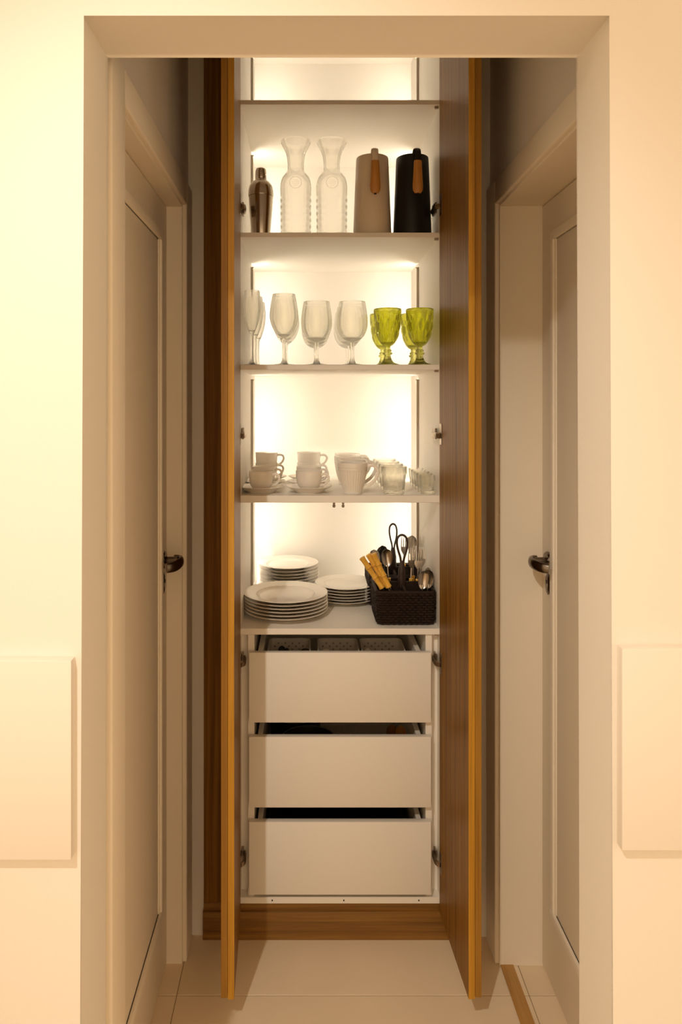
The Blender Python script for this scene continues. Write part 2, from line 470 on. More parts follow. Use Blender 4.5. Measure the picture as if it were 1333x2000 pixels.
# the open doors: two boards each, hinged at the cabinet front
HINGE_Z = [2.110, 1.455, 0.802, 0.232]
def cab_door(side, hx, hy, nx, ny):
    ang = math.atan2(nx - hx, -(ny - hy))          # swing from straight out
    ln = math.hypot(nx - hx, ny - hy)
    z0, z1 = 0.082, CEIL - .012
    bm = new(); box(bm, *sorted((0, side * .0155)), -ln, 0, z0, z1, .0008, 1)
    d = obj('door', bm, 'wood_v', cab)
    d.location = (hx - RC.x, hy - RC.y, 0); d.rotation_euler = (0, 0, ang)
    bm = new(); box(bm, *sorted((side * .0165, side * .0325)), -ln, -.002, z0 + .004, z1 - .002, .0008, 1)
    obj('outer_board', bm, 'wood_v', d)
    for xa, lift in ((0.0, 0.0), (0.0165, .004)):
        bm = new(); box(bm, *sorted((side * xa, side * (xa + .0157))), -ln - .0012, -ln, z0 + lift, z1, .0004, 1)
        obj('edge_band', bm, 'edge' if xa == 0 else 'edge_dark', d)
    for hz in HINGE_Z:
        bm = new()                                   # plate let into the door
        box(bm, *sorted((-side * .0016, side * .002)), -.030, -.004, hz - .030, hz + .030, .0008, 1)
        h = obj('hinge', bm, 'hinge', d)
        bm = new()
        pts = spline([(-side * .001, -.016, hz - .004), (-side * .010, -.006, hz - .004), (-side * .0115, .014, hz - .004), (-side * .010, .050, hz - .004)], 4)
        tube(bm, pts, 0.0085, 8, sx=1.0, sy=.55, up=(0, 0, 1))
        obj('hinge_arm', bm, 'hinge', h)
        bm = new(); box(bm, *sorted((-side * .003, -side * .0085)), .018, .058, hz - .016, hz + .016, .001, 1)
        obj('mounting_plate', bm, 'hinge', h)
    return d
cab_door(-1, IXL + .0005, YC - .003, -0.1786, 1.749)
cab_door(1, IXR - .0005, YC - .003, 0.3968, 1.749)

# ------------------------------------------------------------------ top shelf things
Z3 = SHELF[3]
t = thing('cocktail_shaker', 'polished steel cocktail shaker standing beside a glass carafe', 'shaker', (-0.137, 2.115, Z3))
bm = new(); lathe(bm, [(0, 0), (.0255, 0), (.0275, .002), (.0282, .01), (.0345, .085), (.0362, .115), (.0366, .120), (.035, .1215), (0, .1215)], 48); obj('body', bm, 'shaker', t)
bm = new(); lathe(bm, [(0, .121), (.0372, .121), (.0378, .124), (.0374, .133)] + sp2([(.0372, .137), (.034, .152), (.026, .163), (.0195, .168), (.0175, .171)], 4) + [(.0172, .174), (0, .174)], 48); obj('strainer_top', bm, 'shaker', t)
bm = new(); lathe(bm, [(0, .1735), (.0165, .1735), (.0172, .175), (.0166, .194), (.0155, .200)] + arc(.009, .199, .0065, .1, PI / 2, 5) + [(0, .2057)], 32); obj('cap', bm, 'shaker', t)

def make_carafe(loc, label):
    t = thing('glass_carafe', label, 'carafe', loc, group='glass carafes')
    H = .292
    prof = [(0, 0.0), (.040, 0.0), (.0445, .003), (.0455, .008)]
    for i in range(25):
        z = .012 + i * (.118 / 24); prof.append((.0455 + .0012 * math.sin(i * PI / 2 * 1.0) + .0008 * z / .13, z))
    prof += [(.0462, .134)] + sp2([(.0465, .140), (.0465, .160), (.042, .180), (.033, .193), (.0255, .203), (.0245, .215), (.0255, .235), (.030, .257), (.0385, .275), (.0440, .286)], 3)
    prof += [(.0452, .2905), (.0443, H), (.0428, .2905)]
    prof += sp2([(.0415, .285), (.0362, .274), (.0278, .257), (.0232, .235), (.0222, .215), (.0232, .204), (.030, .191), (.039, .178), (.0436, .160), (.0436, .135), (.0430, .060), (.0420, .014)], 3)
    prof += [(.038, .009), (0, .0075)]
    bm = new(); lathe(bm, prof, 48); b = obj('body', bm, 'glass', t)
    bm = new()
    ring = []
    for k in range(40):
        a = 2 * PI * k / 40; x = .0175 * math.cos(a); z = .157 + .0175 * math.sin(a)
        ring.append((x, -math.sqrt(.0466 ** 2 - x * x) - .0002 + (max(0, z - .160) * .25), z))
    tube(bm, ring, .0011, 8, closed=True, up=(0, -1, .2))
    em = obj('round_emblem', bm, 'glass', t)
    bm = new()
    for j, (z, hw) in enumerate(((.163, .008), (.158, .011), (.153, .010), (.148, .006))):
        pts = [(-hw + 2 * hw * k / 8, -math.sqrt(.0466 ** 2 - (-hw + 2 * hw * k / 8) ** 2) + (max(0, z - .160) * .25), z + .0008 * math.sin(k * 2.2 + j)) for k in range(9)]
        tube(bm, pts, .0007, 6, up=(0, -1, 0))
    obj('embossed_marks', bm, 'glass', em)
    return t
make_carafe((-0.0335, 2.135, Z3), 'clear glass carafe with flared mouth standing next to the steel shaker')
make_carafe((0.0742, 2.135, Z3), 'clear glass carafe with flared mouth standing next to the beige jug')

def make_jug(loc, label, m, strapm):
    t = thing('insulated_jug', label, 'jug', loc, group='insulated jugs with wooden grips')
    H = .240
    prof = [(0, 0), (.0555, 0), (.0572, .0015), (.0575, .004), (.0485, H - .004), (.0478, H), (.0468, H + .0004), (.0462, H - .003), (.0455, H - .02), (.053, .01), (0, .01)]
    def rf(r, z, a, i):                                  # a slight lip lifts at the spout, away from the handle
        return r
    bm = new(); lathe(bm, prof, 56)
    for v in bm.verts:
        if v.co.z > H - .03: v.co.z -= .001 * (v.co.y / .05)
    obj('body', bm, m, t)
    bm = new(); pts = spline([(0, -.044, H - .010), (0, -.047, H + .001), (0, -.056, H + .0075), (0, -.068, H + .006), (0, -.0765, H - .004), (0, -.079, H - .022), (0, -.0785, H - .042)], 5)
    tube(bm, pts, .0095, 12, sx=.28, sy=1.0, up=(0, -1, 0.01)); obj('strap', bm, strapm, t)
    bm = new(); zs = [(.0, H - .030), (.0105, H - .0305), (.0115, H - .033), (.0140, H - .080), (.0155, H - .106), (.0142, H - .117), (.0095, H - .1245), (0, H - .127)]
    lathe(bm, zs, 20); bmesh.ops.scale(bm, vec=(1, .55, 1), verts=bm.verts); bmesh.ops.translate(bm, verts=bm.verts, vec=(0, -.0785, 0))
    g = obj('grip', bm, 'grip', t)
    bm = new(); lathe(bm, [(0, H - .122), (.0040, H - .122), (.0040, H - .1275), (.003, H - .1285), (0, H - .1285)], 14); bmesh.ops.translate(bm, verts=bm.verts, vec=(0, -.0785, 0))
    obj('end_stud', bm, 'black', g)
    return t
j1 = make_jug((0.1955, 2.135, Z3), 'beige conical jug with a hanging wooden grip', 'jug_beige', 'jug_beige'); j1.rotation_euler = (0, 0, 0.02)
j2 = make_jug((0.3155, 2.135, Z3), 'black conical jug with a hanging wooden grip', 'jug_black', 'jug_black'); j2.rotation_euler = (0, 0, 0.06)

# ------------------------------------------------------------------ stemware shelf
Z2 = SHELF[2]
def stem_profile(H, foot, stem_r, bowl_z, bowl, wall=.0010):
    """bowl: list of (r, z) outer points from the stem joint to the rim"""
    out = [(0, 0), (foot, 0), (foot + .0006, .0010), (foot - .001, .0020)] + sp2([(foot * .7, .0032), (foot * .35, .0058), (stem_r * 1.5, .012), (stem_r, .024), (stem_r * .92, bowl_z * .6), (stem_r * 1.15, bowl_z - .006)], 4)
    o = sp2(bowl, 5)
    out += o
    r, z = o[-1]
    out += [(r - wall * .3, z + .0007), (r - wall, z)]
    inner = [(max(a - wall - .0002, 0.0), b) for a, b in reversed(o[:-1]) if b > bowl_z + .010 and a > wall * 4]
    out += inner
    out += [(inner[-1][0] * .5, inner[-1][1] - .0022), (0, inner[-1][1] - .003)]
    return out
def stemware(name, cat, group, prof, m, locs, labels, seg=40, rf=None):
    first = None
    for loc, lab in zip(locs, labels):
        if first is None:
            bm = new(); lathe(bm, prof, seg, rf)
            first = tag(obj(name, bm, m, ang=60), lab, cat, group); first.location = loc
        else:
            dup(first, loc, label=lab, group=group)
YR = [2.100, 2.225, 2.350]
flute = stem_profile(.219, .028, .0045, .092, [(.0050, .092), (.0105, .103), (.0185, .125), (.0250, .155), (.0262, .180), (.0240, .205), (.0222, .219)])
stemware('champagne_flute', 'glass', 'champagne flutes', flute, 'glass', [(-.1622, y, Z2) for y in YR],
         ['slender champagne flute at the shelf edge beside the cupboard side', 'slender champagne flute in the middle of the row of flutes', 'slender champagne flute at the back of the row of flutes'])
wine = stem_profile(.208, .034, .0050, .080, [(.0056, .080), (.016, .088), (.030, .104), (.0395, .127), (.0425, .148), (.0395, .175), (.0335, .208)])
stemware('wine_glass', 'glass', 'tall wine glasses', wine, 'glass', [(-.0680, y, Z2) for y in YR],
         ['tall tulip wine glass at the shelf edge next to the flutes', 'tall tulip wine glass in the middle of its row next to the flutes', 'tall tulip wine glass at the back of its row next to the flutes'])
ball = stem_profile(.186, .035, .0056, .068, [(.0062, .068), (.020, .073), (.034, .086), (.0435, .108), (.0455, .130), (.0435, .155), (.0385, .186)])
stemware('balloon_glass', 'glass', 'round balloon glasses', ball, 'glass', [(.0285, y, Z2) for y in YR] + [(.1335, y, Z2) for y in YR],
         ['round balloon wine glass at the shelf edge next to the tulip glasses', 'round balloon wine glass in mid row next to the tulip glasses', 'round balloon wine glass at row end next to the tulip glasses',
          'round balloon wine glass at the shelf edge next to the green goblets', 'round balloon wine glass in mid row next to the green goblets', 'round balloon wine glass at row end next to the green goblets'])
gob_o = sp2([(.0085, .056), (.0155, .060), (.0250, .070), (.0330, .087), (.0380, .108), (.0402, .130), (.0408, .150)], 5)
gob = [(0, 0), (.0335, 0), (.0345, .0015), (.0335, .003)] + sp2([(.027, .0050), (.0175, .0095), (.0120, .018), (.0092, .027), (.0090, .030)], 3) + sp2([(.0138, .0335), (.0142, .0365), (.0095, .0405)], 3) + sp2([(.0118, .0425), (.0120, .0445), (.0085, .0475), (.0080, .053)], 3)
nb = len(gob)
gob += gob_o + [(.0410, .160), (.0408, .165), (.0396, .1657), (.0386, .165)] + [(.0384, .150)]
gob += [(max(r - .0030, .001), z + .001) for r, z in reversed(gob_o) if z > .066] + [(.012, .0645), (0, .0640)]
def gob_rf(r, z, a, i):
    if nb < i < nb + len(gob_o):
        f = min(1, (z - .056) / .02) * min(1, (.158 - z) / .02)
        u = a * 10 / 2 + z * 55; v = a * 10 / 2 - z * 55
        d = abs(math.sin(u)) * abs(math.sin(v))
        return r * (1 - .14 * f * (1 - d ** .6))
    return r
stemware('green_goblet', 'goblet', 'green pressed glass goblets', gob, 'green', [(.2375, 2.100, Z2), (.2375, 2.225, Z2), (.3325, 2.100, Z2), (.3325, 2.225, Z2)],
         ['green diamond-pressed goblet at the shelf edge next to the balloon glasses', 'green goblet half hidden in the row next to the balloon glasses',
          'green diamond-pressed goblet at the shelf edge beside the cupboard side', 'green goblet half hidden in the row beside the cupboard side'], 80, gob_rf)

# ------------------------------------------------------------------ cups, mugs, tumblers
Z1 = SHELF[1]
def make_saucer(loc, label, group):
    prof = [(0, .002), (.018, .002), (.020, 0), (.0395, 0), (.0410, .002)] + sp2([(.0455, .0065), (.055, .0120), (.0650, .0165), (.0682, .0182)], 4) + [(.0690, .0192), (.0680, .0199)] + sp2([(.064, .0185), (.053, .0140), (.044, .0098), (.038, .0080)], 4) + [(.0255, .0075), (.0245, .0062), (0, .0060)]
    bm = new(); lathe(bm, prof, 44)
    o = tag(obj('saucer', bm, 'china'), label, 'saucer', group); o.location = loc; return o
def make_cup(loc, label, group, big, rz):
    t = thing('tea_cup', label, 'cup', loc, (0, 0, rz), group)
    k = 1.06 if big else 1.0
    o = [(.0205, 0), (.0220, .0006), (.0225, .003)] + sp2([(.0245, .0060), (.0310, .0140), (.0352, .0260), (.0367, .0400), (.0372, .0545)], 4) + [(.0376, .0572), (.0370, .0582), (.0360, .0572)] + sp2([(.0355, .053), (.0348, .040), (.0332, .027), (.029, .0160), (.020, .0085)], 4)
    prof = [(0, .001)] + [(r * k, z) for r, z in o] + [(0, .0065)]
    bm = new(); lathe(bm, prof, 44); obj('bowl', bm, 'china', t)
    bm = new()
    pts = spline([(.0345 * k, 0, .046), (.043 * k, 0, .0495), (.0535 * k, 0, .0475), (.0585 * k, 0, .0385), (.0545 * k, 0, .0270), (.045 * k, 0, .0180), (.0335 * k, 0, .0145)], 5)
    tube(bm, pts, .0031, 10, sx=.8, sy=1.15, up=(0, 1, 0)); obj('handle', bm, 'china', t)
    return t
SY = [2.128, 2.268, 2.408]
place = ['at the shelf edge', 'in the middle of the row', 'at the back of the row']
for c, (x, big, nb_) in enumerate(((-.1370, False, 'the cupboard side'), (.0060, True, 'the ribbed mugs'))):
    s0 = c0 = None
    for r, y in enumerate(SY):
        lab = f'white saucer {place[r]} of cups by {nb_}'
        if s0 is None: s0 = make_saucer((x, y, Z1), lab, 'saucers under the tea cups')
        else: dup(s0, (x, y, Z1), label=lab)
        rz = [-.35, -.25, -.2][r]
        lab = f'white tea cup on its saucer {place[r]} by {nb_}'
        if c0 is None: c0 = make_cup((x, y, Z1 + .0063), lab, 'white tea cups', big, rz)
        else: dup(c0, (x, y, Z1 + .0063), (0, 0, rz), lab)
    dup(c0, (x, SY[2], Z1 + .0063 + .0345), (0, 0, .12), f'white tea cup stacked inside another cup in the row by {nb_}')

MH = .091
def make_mug(loc, label, rz):
    t = thing('ribbed_mug', label, 'mug', loc, (0, 0, rz), 'ribbed mugs')
    o = sp2([(.0265, .004), (.0300, .015), (.0355, .033), (.0405, .055), (.0425, .070)], 5) + [(.0432, .0725), (.0426, .0745), (.0428, .0775), (.0438, .0795), (.0434, .082), (.0440, .088), (.0438, MH), (.0420, MH + .0006), (.0408, .089)]
    prof = [(0, .001), (.0245, .001), (.0255, 0), (.0270, .0008), (.0275, .003)] + o + sp2([(.0398, .070), (.0372, .052), (.0320, .030), (.026, .012)], 4) + [(.020, .008), (0, .008)]
    n0 = 5; n1 = 5 + 20
    def rf(r, z, a, i):
        if n0 <= i <= n1 and .006 < z < .070:
            return r * (1 - .028 * (.5 - .5 * math.cos(a * 34)) ** .7)
        return r
    bm = new(); lathe(bm, prof, 136, rf); obj('body', bm, 'china', t)
    bm = new()
    pts = spline([(.0410, 0, .0775), (.050, 0, .0830), (.0640, 0, .0815), (.0740, 0, .0680), (.0715, 0, .0520), (.0600, 0, .0350), (.0450, 0, .0230), (.0310, 0, .0160)], 5)
    tube(bm, pts, .0042, 10, sx=.75, sy=1.25, up=(0, 1, 0)); obj('handle', bm, 'china', t)
    return t
m0 = None
for k, (y, lab) in enumerate(((2.098, 'white ribbed mug at the shelf edge in front of the others'), (2.215, 'white ribbed mug directly behind the foremost mug'),
                              (2.335, 'white ribbed mug third along the mug row'), (2.455, 'white ribbed mug last in the mug row by the back panel'))):
    if m0 is None: m0 = make_mug((.1345, y, Z1), lab, -.12)
    else: dup(m0, (.1345 + (.004 if k % 2 else -.002), y, Z1), (0, 0, [-.1, .05, -.2][k - 1]), lab)

TH = .080
tum = [(0, .002), (.0275, .002), (.0288, 0), (.0300, .001), (.0305, .004), (.0315, .012), (.0340, .040), (.0358, .056), (.0376, .058), (.0382, .064), (.0384, TH - .001), (.0378, TH), (.0366, TH - .001), (.0362, .060), (.0335, .056), (.0315, .040), (.0288, .014), (.024, .011), (0, .010)]
def tum_rf(r, z, a, i):
    if 4 <= i <= 7: return r * (1 - .05 * (.5 - .5 * math.cos(a * 12)))
    return r
TYS = (2.096, 2.182, 2.268, 2.354)
stemware('fluted_tumbler', 'glass', 'fluted tumblers', tum, 'glass_thin', [(.2560, y, Z1) for y in TYS],
         ['fluted clear tumbler at the shelf edge next to the mugs', 'fluted clear tumbler second in its row', 'fluted clear tumbler third in its row', 'fluted clear tumbler last in its row'], 72, tum_rf)
shot = [(0, .002), (.0175, .002), (.0185, 0), (.0195, .001), (.0198, .004), (.0225, .035), (.0242, .054), (.0236, .0553), (.0228, .054), (.0205, .030), (.0178, .013), (.014, .0105), (0, .010)]
def shot_rf(r, z, a, i):
    if 3 <= i <= 5: return r * (1 - .04 * (.5 - .5 * math.cos(a * 10)))
    return r
SYS = (2.082, 2.136, 2.190, 2.244, 2.298)
stemware('shot_glass', 'glass', 'small shot glasses', shot, 'glass_thin', [(.3520, y, Z1) for y in SYS],
         ['small shot glass at the shelf edge beside the cupboard side', 'small shot glass second in the row by the cupboard side', 'small shot glass third in the row by the cupboard side',
          'small shot glass fourth in the row by the cupboard side', 'small shot glass last in the row by the cupboard side'], 60, shot_rf)

# ------------------------------------------------------------------ plates
Z0 = SHELF[0]
def make_plate(R, loc, label, group, h=.0205):
    q = R / .13
    prof = [(0, .0022), (.060 * q, .0022), (.064 * q, 0), (.074 * q, 0), (.077 * q, .002)] + sp2([(.083 * q, .0070), (.090 * q, .0105), (.108 * q, h * .70), (.126 * q, h * .88)], 4) + [(.1295 * q, h * .93), (.130 * q, h * .965), (.1285 * q, h)] + sp2([(.126 * q, h * .985), (.108 * q, h * .83), (.0925 * q, h * .69), (.0905 * q, h * .62), (.084 * q, .0078), (.078 * q, .0062)], 3) + [(0, .0058)]
    bm = new(); lathe(bm, prof, 64)
    o = tag(obj('plate', bm, 'china', ang=50), label, 'plate', group); o.location = loc; return o
def plate_stack(R, x, y, n, pitch, word, group, h=.0205):
    p0 = None
    for k in range(n):
        lab = f'white {word}, {ORD[n - 1 - k]}' if k else f'white {word}, bottom one on the worktop'
        loc = (x + random.uniform(-.001, .001), y + random.uniform(-.001, .001), Z0 + k * pitch)
        if p0 is None: p0 = make_plate(R, loc, lab, group, h)
        else: dup(p0, loc, label=lab)
plate_stack(.1295, -.0650, 2.195, 6, .0099, 'dinner plate in the wide front stack', 'dinner plates in the wide stack')
plate_stack(.1065, -.0660, 2.462, 9, .0103, 'side plate in the tall stack at the back', 'side plates in the tall back stack', .0185)
plate_stack(.1010, .1265, 2.345, 6, .0090, 'side plate in the stack beside the cutlery basket', 'side plates beside the basket', .0165)

# ------------------------------------------------------------------ cutlery baskets
BW, BD, BH = .084, .084, .096
def rrect(hx, hy, r, n=6):
    pts = []
    for cx, cy, a0 in ((hx - r, hy - r, 0), (-hx + r, hy - r, PI / 2), (-hx + r, -hy + r, PI), (hx - r, -hy + r, 1.5 * PI)):
        pts += arc(cx, cy, r, a0, a0 + PI / 2, n)
    return pts
def resample(pts, step):
    out = []; n = len(pts)
    for i in range(n):
        a = Vector(pts[i]); b = Vector(pts[(i + 1) % n]); d = (b - a).length
        k = max(1, round(d / step))
        for j in range(k): out.append(a.lerp(b, j / k))
    return out
def make_basket(loc, label):
    t = thing('cutlery_basket', label, 'basket', loc, group='dark woven cutlery baskets')
    base = resample(rrect(BW, BD, .014), .0042)
    n = len(base) // 2 * 2; base = base[:n]
    bm = new(); rows = 13
    for r in range(rows):
        z = .006 + (BH - .012) * r / (rows - 1)
        flare = 1.0 - .035 * (1 - z / BH) ** 2
        pts = []
        for i, p in enumerate(base):
            q = p.normalized()
            off = .0020 * math.cos(PI * (i / 2.0) + PI * r)
            pts.append((p.x * flare + q.x * off, p.y * flare + q.y * off, z))
        tube(bm, pts, .0040, 6, closed=True, up=(0, 0, 1))
    wv = obj('woven_wall', bm, 'wicker', t); wv['kind'] = 'stuff'
    bm = new()
    tube(bm, [(p.x, p.y, BH) for p in base], .0052, 8, closed=True, up=(0, 0, 1)); obj('rim', bm, 'wicker', t)
    bm = new()
    box(bm, -BW + .004, BW - .004, -BD + .004, BD - .004, .003, .010, .002, 1); obj('base', bm, 'wicker', t)
    bm = new(); box(bm, -.003, .003, -BD + .004, BD - .004, .008, BH + .006, .001, 1); obj('divider', bm, 'wicker', t)
    bm = new(); box(bm, -BW + .004, BW - .004, -.003, .003, .008, BH + .012, .001, 1); obj('divider', bm, 'wicker', t)
    # carrying loop on its wrapped stem
    bm = new(); tube(bm, spline([(0, 0, .09), (-.001, 0, .125), (0, 0, .170)], 6), [.0125] * 6 + [.0115] * 3 + [.0095, .008, .007, .0065], 10)
    st = obj('handle_stem', bm, 'leather', t)
    bm = new()
    lp = [(-.0028, 0, .160), (-.0055, 0, .180), (-.0115, 0, .200), (-.0160, 0, .222), (-.0135, 0, .240), (-.002, 0, .2485), (.0105, 0, .243), (.0158, 0, .225), (.0135, 0, .203), (.0065, 0, .180), (.0032, 0, .160)]
    tube(bm, spline(lp, 5), .0034, 8, up=(0, 1, 0)); obj('handle_loop', bm, 'leather', t)
    return t
BX = .2890
b1 = make_basket((BX, 2.163, Z0), 'dark woven cutlery basket at the worktop edge with loop handle')
b2 = make_basket((BX - .004, 2.356, Z0), 'dark woven cutlery basket behind the foremost one')
for c in b2.children:
    if c.name.startswith('handle_loop'): c.scale = (.78, 1, 1.0)

def bamboo(bm, z0, z1, r):
    n = 3; pts = []; rads = []
    for k in range(n):
        a = z0 + (z1 - z0) * k / n; b = z0 + (z1 - z0) * (k + 1) / n
        for f, q in ((.0, 1.15), (.06, 1.12), (.14, .97), (.5, .93), (.88, 1.0), (.96, 1.12)):
            pts.append((0, 0, a + (b - a) * f)); rads.append(r * q)
    pts.append((0, 0, z1)); rads.append(r * 1.1); pts.append((0, 0, z1 + .001)); rads.append(r * .7)
    tube(bm, pts, rads, 10)
def spoon_head(bm, z0, L, Wd, depth=.007):
    nu, nv = 12, 8; top = []; bot = []
    for i in range(nu + 1):
        t = i / nu; z = z0 + L * t
        wv = Wd * math.sqrt(max(0, 1 - (2 * t - 1) ** 2)) * (.80 + .28 * t) + .0012
        ra = []; rb = []
        for j in range(nv + 1):
            s = 2 * j / nv - 1
            d = depth * (1 - s * s) * math.sin(PI * min(max(t, .02), .98)) ** .7
            ra.append(bm.verts.new((wv * s, d, z))); rb.append(bm.verts.new((wv * s, d + .0012, z)))
        top.append(ra); bot.append(rb)
    for i in range(nu):
        for j in range(nv):
            bm.faces.new((top[i][j], top[i][j + 1], top[i + 1][j + 1], top[i + 1][j]))
            bm.faces.new((bot[i][j], bot[i + 1][j], bot[i + 1][j + 1], bot[i][j + 1]))
        bm.faces.new((top[i][0], top[i + 1][0], bot[i + 1][0], bot[i][0]))
        bm.faces.new((top[i][nv], bot[i][nv], bot[i + 1][nv], top[i + 1][nv]))
    for R_, fl in ((0, 1), (nu, 0)):
        for j in range(nv):
            q = (top[R_][j], top[R_][j + 1], bot[R_][j + 1], bot[R_][j])
            bm.faces.new(q if fl else tuple(reversed(q)))
def make_spoon(label, L=.185, hl=.095, handle='bamboo', head='steel', W=.017):
    t = thing('spoon', label, 'spoon', group='spoons in the baskets')
    bm = new()
    if handle == 'bamboo': bamboo(bm, 0, hl, .0058)
    else: tube(bm, spline([(0, 0, 0), (0, .001, hl * .5), (0, .0, hl)], 5), [.0042 - .0018 * k / 10 for k in range(11)], 8, sx=.5, sy=1.0, up=(0, 1, 0))
    obj('handle', bm, handle, t)
    bm = new(); tube(bm, [(0, 0, hl - .004), (0, .001, hl + .012), (0, .001, L - .050)], [.0030, .0024, .0024], 8); spoon_head(bm, L - .056, .056, W)
    obj('bowl', bm, head, t); return t
def make_fork(label, L=.188, hl=.095):
    t = thing('fork', label, 'fork', group='forks in the baskets')
    bm = new(); bamboo(bm, 0, hl, .0058); obj('handle', bm, 'bamboo', t)
    bm = new(); tube(bm, [(0, 0, hl - .004), (0, .001, hl + .014), (0, .001, L - .060)], [.0030, .0024, .0028], 8)
    n = 6; A = []; prof = [(.0028, L - .062), (.0065, L - .056), (.0105, L - .049), (.0118, L - .042), (.0120, L - .036)]
    for wd, z in prof:
        A.append([bm.verts.new((-wd, .0012, z)), bm.verts.new((wd, .0012, z)), bm.verts.new((wd, -.0004, z)), bm.verts.new((-wd, -.0004, z))])
    for a, b in zip(A[:-1], A[1:]):
        for k in range(4): bm.faces.new((a[k], a[(k + 1) % 4], b[(k + 1) % 4], b[k]))
    bm.faces.new(A[0]); bm.faces.new(list(reversed(A[-1])))
    for k in range(4):
        x = -.0103 + k * .00687
        tube(bm, [(x, .0004, L - .037), (x, .0016, L - .018), (x * .97, .0004, L)], [.0017, .0015, .0008], 6)
    obj('head', bm, 'steel', t); return t
def make_knife(label):
    t = thing('table_knife', label, 'knife', group='bamboo knives in the basket')
    bm = new(); bamboo(bm, 0.07, .178, .0085); obj('handle', bm, 'bamboo', t)
    for k in (1, 2):
        bm = new(); z = .07 + .108 * k / 3; lathe(bm, [(.0080, z - .0012), (.0104, z - .0005), (.0104, z + .0005), (.0080, z + .0012)], 12); obj('node_ring', bm, 'bamboo_node', t)
    bm = new(); box(bm, -.0008, .0008, -.008, .008, 0.0, .072, .0005, 1); obj('blade', bm, 'steel', t)
    return t
def aim(o, base, top, spin=0.0):
    b, tp = Vector(base), Vector(top)
    q = (tp - b).to_track_quat('Z', 'Y')
    o.location = b; o.rotation_mode = 'QUATERNION'
    q2 = Vector((0, 0, 1)).rotation_difference((tp - b).normalized())
    o.rotation_quaternion = q2 @ Matrix.Rotation(spin, 3, 'Z').to_quaternion()
FLZ = Z0 + .012
# knives lean over the basket's side beside the plates
kn = [((.2610, 2.110, .940), (.1620, 2.100, 1.088), 'yellow bamboo-handled knife leaning furthest over the basket side'),
      ((.2700, 2.120, .940), (.1840, 2.112, 1.092), 'yellow bamboo-handled knife in the middle of the leaning three'),
      ((.2690, 2.098, .940), (.1990, 2.090, 1.094), 'yellow bamboo-handled knife leaning next to the spoons')]
k0 = make_knife('x')
for i, (a, b, lab) in enumerate(kn):
    o = k0 if i == 0 else dup(k0, (0, 0, 0))
    o['label'] = lab; aim(o, a, b, 0.3 * i)
# spoons with bowls up
s0 = make_spoon('x')
for i, (a, b, lab, sp) in enumerate([((.262, 2.205, FLZ), (.245, 2.210, 1.1), 'steel spoon with bamboo handle standing beside the tall wrapped handle', .1),
                                     ((.245, 2.225, FLZ), (.226, 2.235, 1.1), 'steel spoon with bamboo handle standing behind the leaning knives', .9),
                                     ((.232, 2.215, FLZ), (.206, 2.205, 1.1), 'steel spoon with bamboo handle tilted over the plates', -.5),
                                     ((.352, 2.420, FLZ), (.358, 2.428, 1.1), 'steel spoon with bamboo handle in the rear basket by the forks', .2)]):
    o = s0 if i == 0 else dup(s0, (0, 0, 0))
    o['label'] = lab; aim(o, a, b, sp)
aim(make_spoon('black ladle-like spoon standing among the steel spoons', .190, .10, 'black', 'black', .016), (.258, 2.232, FLZ), (.236, 2.240, 1.1), .2)
f0 = make_fork('x')
for i, (a, b, lab, sp) in enumerate([((.318, 2.200, FLZ), (.325, 2.200, 1.1), 'steel fork with bamboo handle nearest the tall wrapped handle', .2),
                                     ((.335, 2.190, FLZ), (.345, 2.190, 1.1), 'steel fork with bamboo handle foremost of the fork bunch', -.1),
                                     ((.350, 2.215, FLZ), (.361, 2.222, 1.1), 'steel fork with bamboo handle closest to the cupboard side', .3),
                                     ((.330, 2.230, FLZ), (.335, 2.240, 1.1), 'steel fork with bamboo handle at the back of the fork bunch', .6),
                                     ((.322, 2.395, FLZ), (.330, 2.400, 1.1), 'steel fork with bamboo handle in the rear basket', .0),
                                     ((.345, 2.385, FLZ), (.352, 2.390, 1.1), 'steel fork with bamboo handle in the rear basket near the side panel', .4)]):
    o = f0 if i == 0 else dup(f0, (0, 0, 0))
    o['label'] = lab; aim(o, a, b, sp)
ts0 = make_spoon('x', .142, .088, 'steel', 'steel', .0155)
for i, (a, b, lab, sp) in enumerate([((.336, 2.112, FLZ), (.345, 2.104, 1.04), 'all-steel teaspoon with its bowl up nearest the basket middle', .1),
                                     ((.352, 2.115, FLZ), (.362, 2.118, 1.04), 'all-steel teaspoon with its bowl up between two teaspoons', -.4),
                                     ((.358, 2.135, FLZ), (.3650, 2.150, 1.04), 'all-steel teaspoon with its bowl up against the cupboard side', .7)]):
    o = ts0 if i == 0 else dup(ts0, (0, 0, 0))
    o['label'] = lab; aim(o, a, b, sp)

